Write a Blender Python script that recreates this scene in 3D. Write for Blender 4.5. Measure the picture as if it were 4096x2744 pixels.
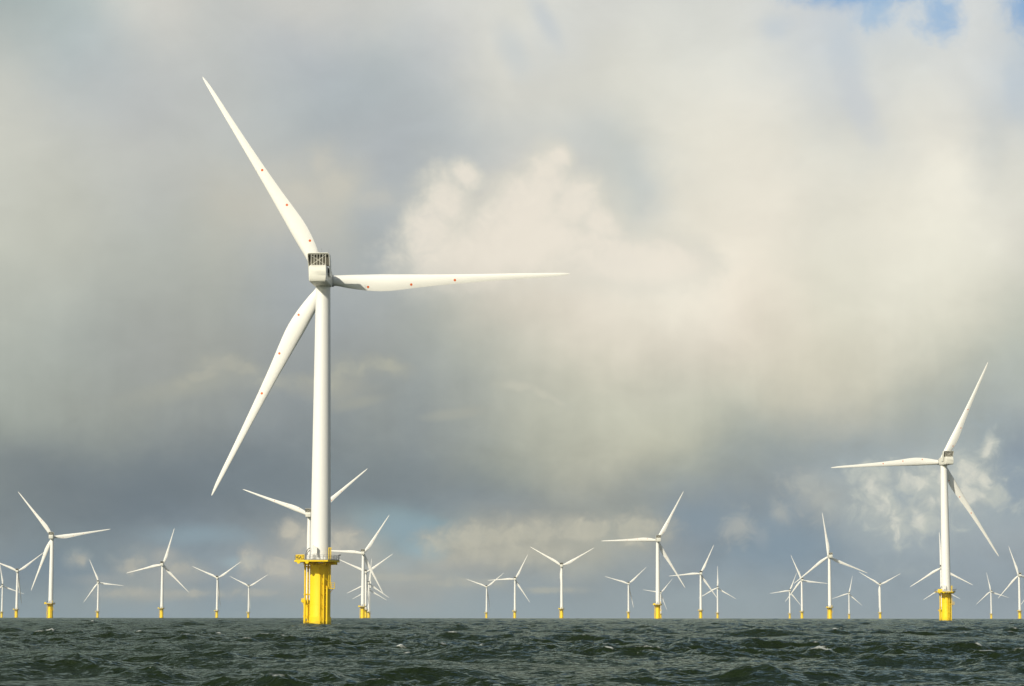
import bpy, math, random
import numpy as np
from mathutils import Matrix, Vector
R = math.radians
S = bpy.context.scene
COL = S.collection
for o in list(bpy.data.objects):
    bpy.data.objects.remove(o)

# ------------------------------------------------------------------ camera
CAM_H = 2.15
PITCH = R(6.454)
FPX = 9671.0                       # focal length in pixels of the 4096 px wide photograph (85 mm on full frame)
REARTH = 7.43e6                    # earth radius incl. refraction: the sea really curves
cam = bpy.data.cameras.new('camera')
cam.lens = 85.0; cam.sensor_width = 36.0
cam.clip_start = 0.5; cam.clip_end = 60000
camo = bpy.data.objects.new('camera', cam)
camo.matrix_world = (Matrix.Translation((0, 0, CAM_H)) @ Matrix.Rotation(math.pi/2 + PITCH, 4, 'X')
                     @ Matrix.Rotation(R(0.06), 4, 'Z'))
COL.objects.link(camo); S.camera = camo
S.view_settings.view_transform = 'Standard'; S.view_settings.look = 'None'
S.view_settings.exposure = 0; S.view_settings.gamma = 1

# ------------------------------------------------------------------ sun
SUN_EL, SUN_AZ = R(27), R(216)     # azimuth clockwise from +Y: behind the camera, to the left
sd = Vector((math.sin(SUN_AZ)*math.cos(SUN_EL), math.cos(SUN_AZ)*math.cos(SUN_EL), math.sin(SUN_EL)))
sun = bpy.data.lights.new('sun', 'SUN'); sun.energy = 4.2; sun.angle = R(0.5); sun.color = (1.0, 0.94, 0.80)
suno = bpy.data.objects.new('sun', sun); suno.rotation_euler = sd.to_track_quat('Z', 'Y').to_euler()
suno.location = (-200, -300, 300); COL.objects.link(suno)

# ------------------------------------------------------------------ world: cloudy sky as a function of direction
W = bpy.data.worlds.new('World'); S.world = W; W.use_nodes = True
nt = W.node_tree; nt.nodes.clear(); NN, LL = nt.nodes, nt.links
def s2l(c):
    return tuple(((v/255)/12.92 if v/255 <= .04045 else ((v/255+.055)/1.055)**2.4) for v in c)
def setin(sock, v):
    if hasattr(v, 'is_output'): LL.new(v, sock)
    elif isinstance(v, (tuple, list)) and len(v) == 3 and sock.type == 'RGBA': sock.default_value = (*v, 1)
    else: sock.default_value = v
def math_(op, a, b=0.0, c=None, clamp=False):
    n = NN.new('ShaderNodeMath'); n.operation = op; n.use_clamp = clamp
    setin(n.inputs[0], a); setin(n.inputs[1], b)
    if c is not None: setin(n.inputs[2], c)
    return n.outputs[0]
def vmath(op, a, b=(0, 0, 0), scale=None):
    n = NN.new('ShaderNodeVectorMath'); n.operation = op
    setin(n.inputs[0], a)
    if scale is None: setin(n.inputs[1], b)
    else: setin(n.inputs[3], scale)
    return n.outputs['Value'] if op in ('DOT_PRODUCT', 'LENGTH') else n.outputs['Vector']
def comb(x, y, z=0.0):
    n = NN.new('ShaderNodeCombineXYZ'); setin(n.inputs[0], x); setin(n.inputs[1], y); setin(n.inputs[2], z); return n.outputs[0]
def mixc(f, a, b, blend='MIX'):
    n = NN.new('ShaderNodeMix'); n.data_type = 'RGBA'; n.blend_type = blend; n.clamp_factor = False
    setin(n.inputs[0], f); setin(n.inputs[6], a); setin(n.inputs[7], b); return n.outputs[2]
def noise(v, scale, detail=4, rough=.55, dist=0.0):
    n = NN.new('ShaderNodeTexNoise'); setin(n.inputs['Vector'], v); n.inputs['Scale'].default_value = scale
    n.inputs['Detail'].default_value = detail; n.inputs['Roughness'].default_value = rough
    n.inputs['Distortion'].default_value = dist
    return n
def maprange(v, a, b, c=0.0, d=1.0, interp='SMOOTHSTEP'):
    if interp == 'LINEAR':       # plain arithmetic: a clamped Map Range adds a late node and breaks Cycles' node order
        q = math_('MINIMUM', math_('MAXIMUM', math_('MULTIPLY_ADD', v, 1/(b-a), -a/(b-a)), 0.0), 1.0)
        return math_('MULTIPLY_ADD', q, d-c, c)
    n = NN.new('ShaderNodeMapRange'); n.interpolation_type = interp
    setin(n.inputs[0], v); n.inputs[1].default_value = a; n.inputs[2].default_value = b
    n.inputs[3].default_value = c; n.inputs[4].default_value = d; return n.outputs[0]

geo = NN.new('ShaderNodeTexCoord'); D = geo.outputs['Generated']
fwd = (0, math.cos(PITCH), math.sin(PITCH)); up = (0, -math.sin(PITCH), math.cos(PITCH))
dF = vmath('DOT_PRODUCT', D, fwd)
dFc = math_('MAXIMUM', dF, 0.05)
X = math_('DIVIDE', vmath('DOT_PRODUCT', D, (1, 0, 0)), dFc)       # tangent of the angle right of north
Y = math_('DIVIDE', vmath('DOT_PRODUCT', D, up), dFc)
K = FPX/1000.0
u = math_('MULTIPLY_ADD', X, K, 2.048)     # cloud map coordinates: 0..4.096 across, 0..2.47 downwards
v = math_('MULTIPLY_ADD', Y, -K, 1.372)
P0 = comb(u, v)
# domain warp, so that nothing follows the control grid
# (only float-to-float and colour-to-colour links from here on: Cycles' stack is small)
U = math_('MULTIPLY_ADD', math_('SUBTRACT', noise(P0, 1.6, 5, .6).outputs['Fac'], .5), .34, u)
V = math_('MULTIPLY_ADD', math_('SUBTRACT', noise(vmath('ADD', P0, (7.3, 2.1, 0)), 1.6, 5, .6).outputs['Fac'], .5), .34, v)
U0, U1 = -0.4, 4.5
un = math_('DIVIDE', math_('SUBTRACT', U, U0), U1-U0)
ROWS = [
(0,   [(0,160,172,172),(300,180,190,188),(600,205,205,198),(900,192,194,190),(1200,200,200,194),(1500,200,201,196),(1800,208,209,204),(2100,214,215,208),(2400,208,209,204),(2700,206,208,203),(3000,210,212,208),(3250,200,206,210),(3700,196,206,214),(3900,208,212,212),(4100,175,192,208)]),
(200, [(0,182,188,184),(300,176,186,188),(600,188,192,190),(900,188,192,190),(1200,178,184,188),(1500,178,186,188),(1750,190,194,194),(2000,212,212,204),(2200,204,207,204),(2400,208,209,202),(2700,216,217,209),(3000,214,216,210),(3300,202,207,207),(3600,213,215,209),(3900,206,210,209),(4100,187,198,205)]),
(400, [(0,196,198,190),(300,188,192,190),(600,180,184,184),(900,184,188,186),(1200,174,182,184),(1500,171,179,182),(1800,184,189,188),(2050,206,206,198),(2400,214,213,202),(2700,219,218,207),(3000,226,224,213),(3250,212,213,207),(3420,200,204,204),(3600,217,217,209),(3900,208,210,206),(4100,190,198,204)]),
(600, [(0,200,201,191),(300,192,194,186),(600,188,190,184),(900,186,190,186),(1200,175,181,182),(1500,171,177,180),(1800,176,183,186),(2150,192,196,193),(2400,190,196,195),(2550,200,203,197),(2700,221,219,207),(3000,226,223,210),(3300,217,217,207),(3550,216,216,207),(3800,230,227,214),(3980,203,205,199),(4100,212,212,203)]),
(800, [(0,194,196,186),(300,188,190,180),(600,184,187,182),(900,192,190,178),(1250,199,196,183),(1400,194,193,182),(1560,174,180,182),(1750,190,192,186),(2000,210,206,196),(2200,216,210,198),(2450,200,202,194),(2560,192,197,194),(2700,214,212,200),(3000,227,222,208),(3300,222,219,206),(3600,226,223,209),(3830,236,233,219),(4100,218,217,206)]),
(1000,[(0,194,196,184),(300,184,187,177),(600,176,180,172),(900,178,181,173),(1200,166,172,173),(1400,174,178,174),(1550,171,177,177),(1700,204,202,191),(1900,219,211,197),(2200,229,222,206),(2500,214,212,200),(2700,231,226,211),(3000,232,226,210),(3300,224,221,206),(3600,228,225,210),(3850,230,228,213),(4100,216,214,202)]),
(1200,[(0,182,186,176),(300,172,177,170),(600,164,168,162),(900,160,165,160),(1200,160,167,169),(1500,163,169,169),(1750,180,182,173),(2000,204,200,186),(2300,222,215,200),(2600,236,230,214),(2750,240,234,218),(3000,230,222,206),(3300,218,215,198),(3600,226,224,208),(3850,222,220,204),(4100,194,196,183)]),
(1400,[(0,168,174,166),(300,162,168,162),(600,156,160,156),(900,158,161,155),(1200,152,157,156),(1500,155,160,157),(1750,165,170,163),(2000,184,186,174),(2300,206,202,186),(2700,212,206,190),(3000,213,207,190),(3300,210,206,188),(3600,206,203,186),(3850,193,194,179),(4100,179,185,175)]),
(1600,[(0,160,166,158),(300,156,161,154),(600,152,157,152),(900,148,153,150),(1200,141,148,150),(1450,146,152,150),(1700,149,156,155),(2000,172,175,165),(2300,189,190,174),(2700,193,194,179),(3000,192,192,176),(3300,200,197,180),(3600,180,183,171),(3850,164,171,166),(4100,163,171,170)]),
(1780,[(0,143,150,145),(300,142,149,145),(600,136,143,142),(900,128,137,141),(1200,131,140,144),(1450,132,141,143),(1700,134,142,143),(2000,158,162,152),(2400,184,184,168),(2700,186,186,168),(3000,166,171,162),(3300,150,158,157),(3600,154,163,164),(3850,156,166,168),(4100,140,153,163)]),
(1900,[(0,130,138,139),(400,118,128,133),(900,115,126,133),(1400,122,133,138),(1700,125,135,139),(2100,138,145,142),(2400,160,162,152),(2700,158,163,155),(3000,145,153,152),(3300,149,159,163),(3600,160,168,168),(3800,172,179,176),(3980,145,157,166),(4100,134,148,161)]),
(2000,[(0,125,133,133),(400,112,123,130),(800,112,124,132),(1200,124,136,144),(1500,118,130,137),(1800,124,135,142),(2100,128,137,142),(2400,139,145,144),(2700,135,145,150),(3000,140,150,155),(3300,148,158,164),(3550,168,175,174),(3800,163,172,174),(4100,146,159,168)]),
(2100,[(0,118,128,132),(400,110,123,132),(800,116,129,139),(1150,142,150,152),(1350,160,163,158),(1550,132,153,160),(1700,132,152,160),(1950,158,160,152),(2300,170,170,158),(2550,156,161,153),(2700,132,144,153),(3000,128,143,155),(3300,142,154,162),(3500,160,168,169),(3700,147,159,168),(4100,150,162,169)]),
(2200,[(0,125,136,142),(300,122,138,147),(600,137,149,156),(900,135,150,160),(1150,155,159,158),(1400,165,167,160),(1600,148,160,163),(1800,173,171,158),(2100,171,170,157),(2400,166,168,159),(2700,140,150,156),(3000,122,140,153),(3300,130,147,160),(3600,138,152,163),(4100,152,161,167)]),
(2300,[(0,112,128,140),(300,116,133,145),(600,132,142,149),(900,135,147,155),(1200,160,162,160),(1450,158,163,160),(1800,151,156,155),(2100,140,150,155),(2400,135,147,153),(2700,132,146,156),(3000,130,146,158),(3400,134,149,160),(4100,135,150,161)]),
(2380,[(0,126,143,151),(300,135,148,151),(600,148,154,152),(900,130,145,155),(1200,147,156,157),(1500,158,161,158),(1800,150,157,157),(2100,137,151,158),(2500,139,152,158),(3000,137,152,160),(4100,138,152,162)]),
(2480,[(0,132,151,163),(600,134,153,164),(1400,141,157,163),(2000,141,157,165),(3000,143,157,164),(4100,142,156,166)]),
]
# row coordinate: piecewise linear map of V to row index
fc = NN.new('ShaderNodeValToRGB'); fc.color_ramp.interpolation = 'LINEAR'
VA, VB = -0.2, 2.68
nrow = len(ROWS)
idx = [( (y/1000-VA)/(VB-VA), (i+1)/(nrow+1)) for i, (y, _) in enumerate(ROWS)]
els = fc.color_ramp.elements
els[0].position = 0.0; els[0].color = (0, 0, 0, 0); els[1].position = 1.0; els[1].color = (1, 1, 1, 1)
for p_, c_ in idx:
    e = els.new(p_); e.color = (0, 0, 0, c_)
setin(fc.inputs[0], math_('MINIMUM', math_('MAXIMUM', math_('DIVIDE', math_('SUBTRACT', V, VA), VB-VA), 0.0), 1.0))
rowc = math_('SUBTRACT', math_('MULTIPLY', fc.outputs['Alpha'], nrow+1.0), 1.0)
rowc = math_('MINIMUM', math_('MAXIMUM', rowc, 0.0), nrow-1.0)
acc = None
for i, (y, cols) in enumerate(ROWS):
    cr = NN.new('ShaderNodeValToRGB'); cr.color_ramp.interpolation = 'CARDINAL'
    el = cr.color_ramp.elements
    pts = [(x/1000, s2l((r, g, b))) for x, r, g, b in cols]
    def pos(x): return min(max((x-U0)/(U1-U0), 0), 1)
    el[0].position = pos(pts[0][0]); el[0].color = (*pts[0][1], 1)
    el[1].position = pos(pts[-1][0]); el[1].color = (*pts[-1][1], 1)
    for x, c in pts[1:-1]:
        e = el.new(pos(x)); e.color = (*c, 1)
    LL.new(un, cr.inputs[0])
    # cubic b-spline weight of this row (rows at the ends count double so the weights always sum to one)
    def bs(d):
        a = math_('POWER', math_('MAXIMUM', math_('SUBTRACT', 2.0, d), 0.0), 3.0)
        b = math_('POWER', math_('MAXIMUM', math_('SUBTRACT', 1.0, d), 0.0), 3.0)
        return math_('MULTIPLY', math_('MULTIPLY_ADD', b, -4.0, a), 1/6)
    w = bs(math_('ABSOLUTE', math_('SUBTRACT', rowc, float(i))))
    if i == 0: w = math_('ADD', w, bs(math_('ABSOLUTE', math_('ADD', rowc, 1.0))))
    if i == nrow-1: w = math_('ADD', w, bs(math_('ABSOLUTE', math_('SUBTRACT', rowc, float(nrow)))))
    acc = mixc(w, (0, 0, 0) if acc is None else acc, cr.outputs[0], 'ADD')
sky = acc
# fine cloud texture: soft billows, stretched a little sideways, tighter towards the horizon
nb = noise(vmath('MULTIPLY', P0, (1.0, 1.5, 1.0)), 3.2, 7, .6, .4)
tex = math_('SUBTRACT', nb.outputs['Fac'], .5)
rain = noise(vmath('MULTIPLY', P0, (5.0, .55, 1.0)), 1.0, 4, .6)
rainm = math_('MULTIPLY', maprange(v, .9, 1.25), maprange(v, 2.0, 1.6))
tex = math_('MULTIPLY_ADD', math_('SUBTRACT', rain.outputs['Fac'], .5), math_('MULTIPLY', rainm, .6), tex)
gain = maprange(v, 1.2, 2.2, .18, .50, 'LINEAR')
gain = math_('MULTIPLY', gain, maprange(v, 2.46, 2.3, .15, 1.0))
sky = mixc(math_('MULTIPLY', tex, gain), sky, sky, 'ADD')
# cloud masses with edges of their own: x, y, rx, ry, tilt, colour, edge noise, softness, opacity
edge = noise(P0, 4.2, 8, .60, .3)
edg = math_('SUBTRACT', edge.outputs['Fac'], .5)
edge2 = noise(P0, 12.0, 7, .62, .5)
edg2 = math_('SUBTRACT', edge2.outputs['Fac'], .5)
MASS = [
 (.75,1.55,.22,.04,-.2,(164,166,155),1.0,.8,.5,0),
 (1.33,1.55,.14,.05,0,(166,166,154),1.0,.8,.5,0),
 (1.44,1.61,.09,.022,-.2,(160,162,152),.9,.8,.6,0),
 (1.83,1.655,.11,.02,-.12,(166,168,158),.9,.8,.6,0),
 (.66,2.23,.05,.03,0,(168,168,162),1.0,.8,.6,0),
 (.72,2.30,.12,.035,0,(160,162,160),1.0,.8,.6,0),
 (.40,2.32,.10,.02,0,(154,158,156),1.0,.8,.5,0),
 (.62,2.38,.14,.02,0,(166,165,156),1.0,.8,.6,0),
 (1.75,2.10,.06,.03,0,(130,158,168),1.0,.9,.5,0),
 (1.56,2.08,.16,.05,.2,(140,165,172),1.0,1.0,.5,0),
 (.65,1.93,.75,.15,0,(104,116,125),.8,1.0,.45,0),
 (3.70,1.99,.30,.17,-.1,(165,174,177),1.2,1.0,.6,0),
 (4.06,1.93,.06,.12,0,(134,150,166),1.0,1.0,.7,0),
 (3.62,1.97,.06,.05,.3,(140,156,170),2.0,1.0,.5,1),
 (1.62,2.11,.15,.05,.1,(138,162,174),1.0,1.0,.6,0),
 (1.70,2.20,.07,.03,.1,(142,172,184),1.0,1.0,.6,0),
 (.80,2.14,.18,.035,0,(136,158,170),1.0,1.0,.6,0),
 (.95,2.25,.06,.02,0,(150,172,180),1.2,1.0,.6,0),
 (.20,2.28,.14,.05,0,(108,128,144),1.0,1.0,.5,0),
 (2.94,2.11,.055,.05,-.9,(174,176,171),2.4,1.0,.7,1),
 (3.12,2.05,.045,.025,.9,(172,175,170),2.4,1.1,.6,1),
 (3.05,2.15,.03,.03,.5,(158,165,168),2.2,1.1,.6,1),
 (3.30,1.98,.11,.08,.1,(168,172,168),1.1,.8,.6,1),
 (3.15,2.19,.16,.07,0,(122,143,160),.8,.9,.6,0),
 (2.78,2.08,.12,.06,0,(126,144,158),.8,.9,.6,0),
 (3.40,-.03,.19,.05,0,(120,163,207),1.2,1.0,.85,1),
 (3.76,.055,.075,.085,-.5,(136,174,212),1.8,1.1,.75,1),
 (3.50,.05,.07,.06,-.5,(150,182,212),1.6,.9,.7,1),
 (4.10,.03,.065,.08,0,(120,163,207),1.6,1.0,.8,1),
 (4.07,.36,.05,.12,0,(178,193,206),1.4,.9,.3,1),
 (3.37,.18,.06,.12,-.3,(190,200,208),1.2,.9,.6,0),
 (3.43,.40,.05,.14,-.4,(194,200,205),1.2,.9,.6,0),
 (3.10,.11,.06,.05,0,(190,200,208),1.2,.9,.6,0),
 (2.18,.08,.035,.11,-.5,(188,196,202),.9,.9,.6,0),
 (2.05,.20,.05,.09,-.4,(192,199,201),.9,.9,.6,0),
]
def mass_layer(mx, my, rx, ry, rot, c, en, soft, op, kind):
    mp = NN.new('ShaderNodeMapping'); mp.vector_type = 'TEXTURE'
    LL.new(P0, mp.inputs[0]); LL.new(comb(mx, my, Aa), mp.inputs[1]); mp.inputs[2].default_value = (0, 0, rot)
    mp.inputs[3].default_value = (rx, ry, 1e6)
    d = vmath('LENGTH', mp.outputs[0])
    d = math_('MULTIPLY_ADD', edg2 if kind else edg, -en*1.5, d)
    m = maprange(d, 1+soft*.9, 1-soft*.9, 0.0, op)
    return m, s2l(c)
# clouds built from several lobes that share one frayed outline
# lobes, edge colour, core colour, coarse noise, fine noise, softness, opacity, fade from v to v
GROUPS = [
 ([(1.86,.70,.06,.07,-.5),(1.79,.80,.10,.12,-.5),(1.72,.93,.12,.17,0),(2.10,.84,.13,.15,.5),(2.19,.72,.10,.14,.1),(2.24,.63,.06,.07,.1),(2.30,.80,.10,.12,.6),(2.42,.90,.12,.06,.6),
   (2.08,.98,.32,.18,0),(1.86,1.04,.27,.16,0),(2.5,1.04,.35,.13,.1)], (213,211,199), (232,225,211), 1.2, .65, .46, .88, 1.34, .98),
 ([(1.29,.65,.07,.08,0),(1.33,.75,.11,.1,0),(1.2,.78,.14,.08,0),(1.5,.80,.1,.05,0)], (188,189,181), (200,197,184), 1.0, .7, .9, .55, 1.0, .7),
 ([(3.22,1.93,.09,.05,.2),(3.29,1.99,.07,.07,.2)], (158,164,164), (172,176,171), 1.4, 2.6, .9, .65, 3, 2.9),
 ([(3.50,1.96,.12,.13,.3),(3.60,2.08,.11,.13,-.3),(3.72,1.96,.16,.13,.2),(3.88,1.93,.15,.13,.2),(3.96,1.80,.05,.10,.4),(3.70,2.09,.15,.08,0),(3.42,1.91,.1,.05,0),(4.0,2.0,.1,.07,0)],
   (158,170,174), (184,190,185), 1.5, 2.4, 1.3, .8, 3, 2.9),
 ([(3.49,1.95,.045,.055,.3),(3.53,2.03,.04,.07,-.5),(3.575,2.08,.035,.05,-.2),(3.59,2.14,.02,.04,0),(3.66,1.92,.07,.04,.2),(3.67,2.07,.035,.05,0),(3.78,1.90,.06,.05,.4),(3.87,1.90,.06,.06,.4),(3.88,1.98,.07,.045,.2),(3.94,1.92,.04,.04,0),(3.95,1.80,.018,.05,.4),(3.73,2.0,.05,.03,0)],
   (190,194,186), (216,215,203), 1.3, 2.6, 1.5, .85, 3, 2.9),
 ([(1.38,2.16,.06,.045,0),(1.32,2.19,.08,.06,0),(1.22,2.17,.09,.07,0),(1.12,2.27,.10,.05,0),(1.01,2.24,.045,.045,0),(1.17,2.12,.05,.05,0)], (168,167,160), (192,187,172), 1.3, 1.8, .7, .8, 2.46, 2.24),
 ([(1.78,2.17,.10,.05,0),(1.95,2.15,.16,.07,-.1),(2.14,2.13,.14,.06,0),(2.35,2.12,.2,.05,-.05),(2.55,2.12,.14,.06,-.05),(2.05,2.22,.3,.05,0)], (170,169,158), (188,185,169), 1.2, 1.7, .65, .75, 2.36, 2.16),
 ([(1.60,2.31,.2,.02,0),(1.85,2.33,.2,.02,0),(2.2,2.36,.12,.012,0)], (158,163,158), (172,172,160), 1.2, 1.6, .9, .7, 3, 2.9),
 ([(.31,2.24,.04,.03,0),(.53,2.26,.07,.05,0),(.72,2.28,.08,.04,0),(.50,2.37,.13,.03,0),(.78,2.375,.18,.022,0),(1.03,2.37,.12,.022,0)], (150,157,157), (172,171,161), 1.2, 1.6, .9, .85, 3, 2.9),
 ([(.88,1.455,.09,.035,-.1),(.97,1.475,.11,.035,.15),(.8,1.51,.12,.03,-.3),(1.08,1.53,.1,.03,0)], (164,166,156), (174,174,161), 1.2, 1.4, .9, .7, 3, 2.9),
 ([(1.40,1.47,.10,.04,0),(1.54,1.46,.09,.035,.2),(1.32,1.52,.08,.05,0)], (163,165,155), (173,174,160), 1.2, 1.5, .9, .7, 3, 2.9),
 ([(2.08,1.545,.09,.025,.1),(2.17,1.575,.08,.022,.4),(2.22,1.60,.05,.015,.5)], (182,183,170), (194,193,178), 1.2, 1.6, 1.0, .6, 3, 2.9),
]
def group_layer(lobes, ca, cb, na, nb2, soft, op, f0, f1):
    fld = None
    for (mx, my, rx, ry, rot) in lobes:
        mp = NN.new('ShaderNodeMapping'); mp.vector_type = 'TEXTURE'
        LL.new(P0, mp.inputs[0]); LL.new(comb(mx, my, Aa), mp.inputs[1]); mp.inputs[2].default_value = (0, 0, rot)
        mp.inputs[3].default_value = (rx, ry, 1e6)
        q = vmath('LENGTH', mp.outputs[0])
        fld = q if fld is None else math_('SMOOTH_MIN', fld, q, .35)
    fld = math_('MULTIPLY_ADD', edg, -na, fld); fld = math_('MULTIPLY_ADD', edg2, -nb2, fld)
    m = maprange(fld, 1.1+soft*.9, 1.1-soft*.9, 0.0, op)
    m = math_('MULTIPLY', m, maprange(v, f0, f1))
    m = math_('MULTIPLY', m, math_('MULTIPLY_ADD', edg2, 2.2*min(1, nb2/2), 1-.25*min(1, nb2/2)))
    return m, mixc(maprange(fld, 1.1, .35), s2l(ca), s2l(cb))
# composite front to back (premultiplied colour and coverage), then over the base
Cc, Aa = (0, 0, 0), 0.0
for kind_, args in [(group_layer, g) for g in GROUPS[::-1]] + [(mass_layer, g) for g in MASS[::-1]]:
    m, c = kind_(*args)
    wgt = math_('MULTIPLY', math_('SUBTRACT', 1.0, Aa), m)
    Cc = mixc(wgt, Cc, c, 'ADD'); Aa = math_('ADD', wgt, Aa)
sky = mixc(1.0, mixc(Aa, sky, (0, 0, 0)), Cc, 'ADD')
# the rest of the dome: broken cloud over a clear sky
sk = NN.new('ShaderNodeTexSky'); sk.sky_type = 'NISHITA'; sk.sun_disc = False
sk.sun_elevation = SUN_EL; sk.sun_rotation = SUN_AZ; sk.altitude = 0; sk.dust_density = 1.0
nish = mixc(0.10, (0, 0, 0), sk.outputs[0], 'ADD')
nf = noise(D, 2.2, 5, .6, .3)
cover = maprange(nf.outputs['Fac'], .42, .60)
shade = maprange(noise(D, 4.0, 4, .6).outputs['Fac'], .3, .7, .24, .44, 'LINEAR')
cl = mixc(shade, (0, 0, 0), (.93, .99, 1.0), 'ADD')
rest = mixc(cover, nish, cl)
infr = math_('MULTIPLY', maprange(v, -1.1, -.05), maprange(math_('ABSOLUTE', X), .9, .3))
infr = math_('MULTIPLY', infr, maprange(dF, .1, .4))
final = mixc(infr, rest, sky)
final = mixc(1.0, final, mixc(maprange(v, 1.3, 2.0), (1.045, 1.04, 1.035), (1.05, 1.05, 1.03)), 'MULTIPLY')
bg = NN.new('ShaderNodeBackground'); LL.new(final, bg.inputs[0]); bg.inputs[1].default_value = 1.0
wo = NN.new('ShaderNodeOutputWorld'); LL.new(bg.outputs[0], wo.inputs[0])
W.cycles.sampling_method = 'MANUAL'; W.cycles.sample_map_resolution = 512
S.cycles.max_bounces = 5; S.cycles.use_denoising = True

# ------------------------------------------------------------------ materials
def material(name):
    m = bpy.data.materials.new(name); m.use_nodes = True
    t = m.node_tree; b = t.nodes['Principled BSDF']
    return m, t, b
def paint(name, col, rough=.4, dirt=.12, dirtcol=(.35, .33, .28), scale=.6, streak=True):
    m, t, b = material(name)
    tc = t.nodes.new('ShaderNodeTexCoord')
    mp = t.nodes.new('ShaderNodeMapping'); mp.inputs[3].default_value = (1, 1, .12 if streak else 1)
    t.links.new(tc.outputs['Object'], mp.inputs[0])
    n = t.nodes.new('ShaderNodeTexNoise'); n.inputs['Scale'].default_value = scale; n.inputs['Detail'].default_value = 8
    n.inputs['Roughness'].default_value = .65
    t.links.new(mp.outputs[0], n.inputs[0])
    r = t.nodes.new('ShaderNodeMapRange'); r.inputs[1].default_value = .5; r.inputs[2].default_value = .8
    r.inputs[3].default_value = 0; r.inputs[4].default_value = dirt
    t.links.new(n.outputs[0], r.inputs[0])
    x = t.nodes.new('ShaderNodeMix'); x.data_type = 'RGBA'
    x.inputs[6].default_value = (*col, 1); x.inputs[7].default_value = (*dirtcol, 1)
    t.links.new(r.outputs[0], x.inputs[0]); t.links.new(x.outputs[2], b.inputs['Base Color'])
    b.inputs['Roughness'].default_value = rough; b.inputs['Specular IOR Level'].default_value = .3
    return m, t, b, x
M_WHITE, *_ = paint('white_paint', (.81, .79, .725), .45, .05, (.45, .42, .33), .25)
M_NAC, *_ = paint('nacelle_gelcoat', (.73, .71, .61), .40, .22, (.40, .37, .28), 1.0, False)
M_YEL, t_, b_, x_ = paint('yellow_coating', (.84, .59, .011), .6, .22, (.55, .36, .03), 1.1)
M_YEL2, *_ = paint('yellow_steel', (.81, .555, .011), .6, .25, (.40, .26, .03), 2.0)
M_DARK, *_ = paint('galvanised_steel', (.26, .27, .27), .5, .3, (.15, .13, .11), 3)
M_BLACK, *_ = paint('black_rubber', (.03, .03, .032), .6, .1)
M_RAD, *_ = paint('radiator_mesh', (.075, .068, .045), .6, .3, (.06, .055, .045), 6)
M_LETTER, *_ = paint('black_lettering', (.03, .03, .03), .6, .0)
# blade: white gelcoat with three orange marker dots
M_BLADE, t, b, x = paint('blade_gelcoat', (.82, .80, .73), .5, .0)
tc = t.nodes.new('ShaderNodeTexCoord'); src = x.outputs[2]
for (dx, dz) in ((1.72, 9.9), (1.40, 19.9), (.62, 30.0)):
    s_ = t.nodes.new('ShaderNodeVectorMath'); s_.operation = 'SUBTRACT'; s_.inputs[1].default_value = (dx, 0, dz)
    t.links.new(tc.outputs['Object'], s_.inputs[0])
    f_ = t.nodes.new('ShaderNodeVectorMath'); f_.operation = 'MULTIPLY'; f_.inputs[1].default_value = (1, 0, 1)
    t.links.new(s_.outputs[0], f_.inputs[0])
    l_ = t.nodes.new('ShaderNodeVectorMath'); l_.operation = 'LENGTH'; t.links.new(f_.outputs[0], l_.inputs[0])
    c_ = t.nodes.new('ShaderNodeMath'); c_.operation = 'LESS_THAN'; c_.inputs[1].default_value = .29
    t.links.new(l_.outputs['Value'], c_.inputs[0])
    x2 = t.nodes.new('ShaderNodeMix'); x2.data_type = 'RGBA'; x2.inputs[7].default_value = (.68, .13, .022, 1)
    t.links.new(c_.outputs[0], x2.inputs[0]); t.links.new(src, x2.inputs[6]); src = x2.outputs[2]
t.links.new(src, b.inputs['Base Color'])
# splash zone: algae and rust staining low on the yellow steel
def splash(m):
    t = m.node_tree; b = t.nodes['Principled BSDF']; src = b.inputs['Base Color'].links[0].from_socket
    tc = t.nodes.new('ShaderNodeTexCoord'); sp = t.nodes.new('ShaderNodeSeparateXYZ'); t.links.new(tc.outputs['Object'], sp.inputs[0])
    n = t.nodes.new('ShaderNodeTexNoise'); n.inputs['Scale'].default_value = 2.5; n.inputs['Detail'].default_value = 6
    t.links.new(tc.outputs['Object'], n.inputs[0])
    a = t.nodes.new('ShaderNodeMath'); a.operation = 'MULTIPLY_ADD'; a.inputs[1].default_value = 1.6
    t.links.new(n.outputs[0], a.inputs[0]); t.links.new(sp.outputs[2], a.inputs[2])
    r = t.nodes.new('ShaderNodeMapRange'); r.inputs[1].default_value = 2.0; r.inputs[2].default_value = .9
    r.inputs[3].default_value = 0; r.inputs[4].default_value = .75
    t.links.new(a.outputs[0], r.inputs[0])
    x = t.nodes.new('ShaderNodeMix'); x.data_type = 'RGBA'; x.inputs[7].default_value = (.22, .17, .03, 1)
    t.links.new(r.outputs[0], x.inputs[0]); t.links.new(src, x.inputs[6]); t.links.new(x.outputs[2], b.inputs['Base Color'])
splash(M_YEL); splash(M_YEL2)

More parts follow.
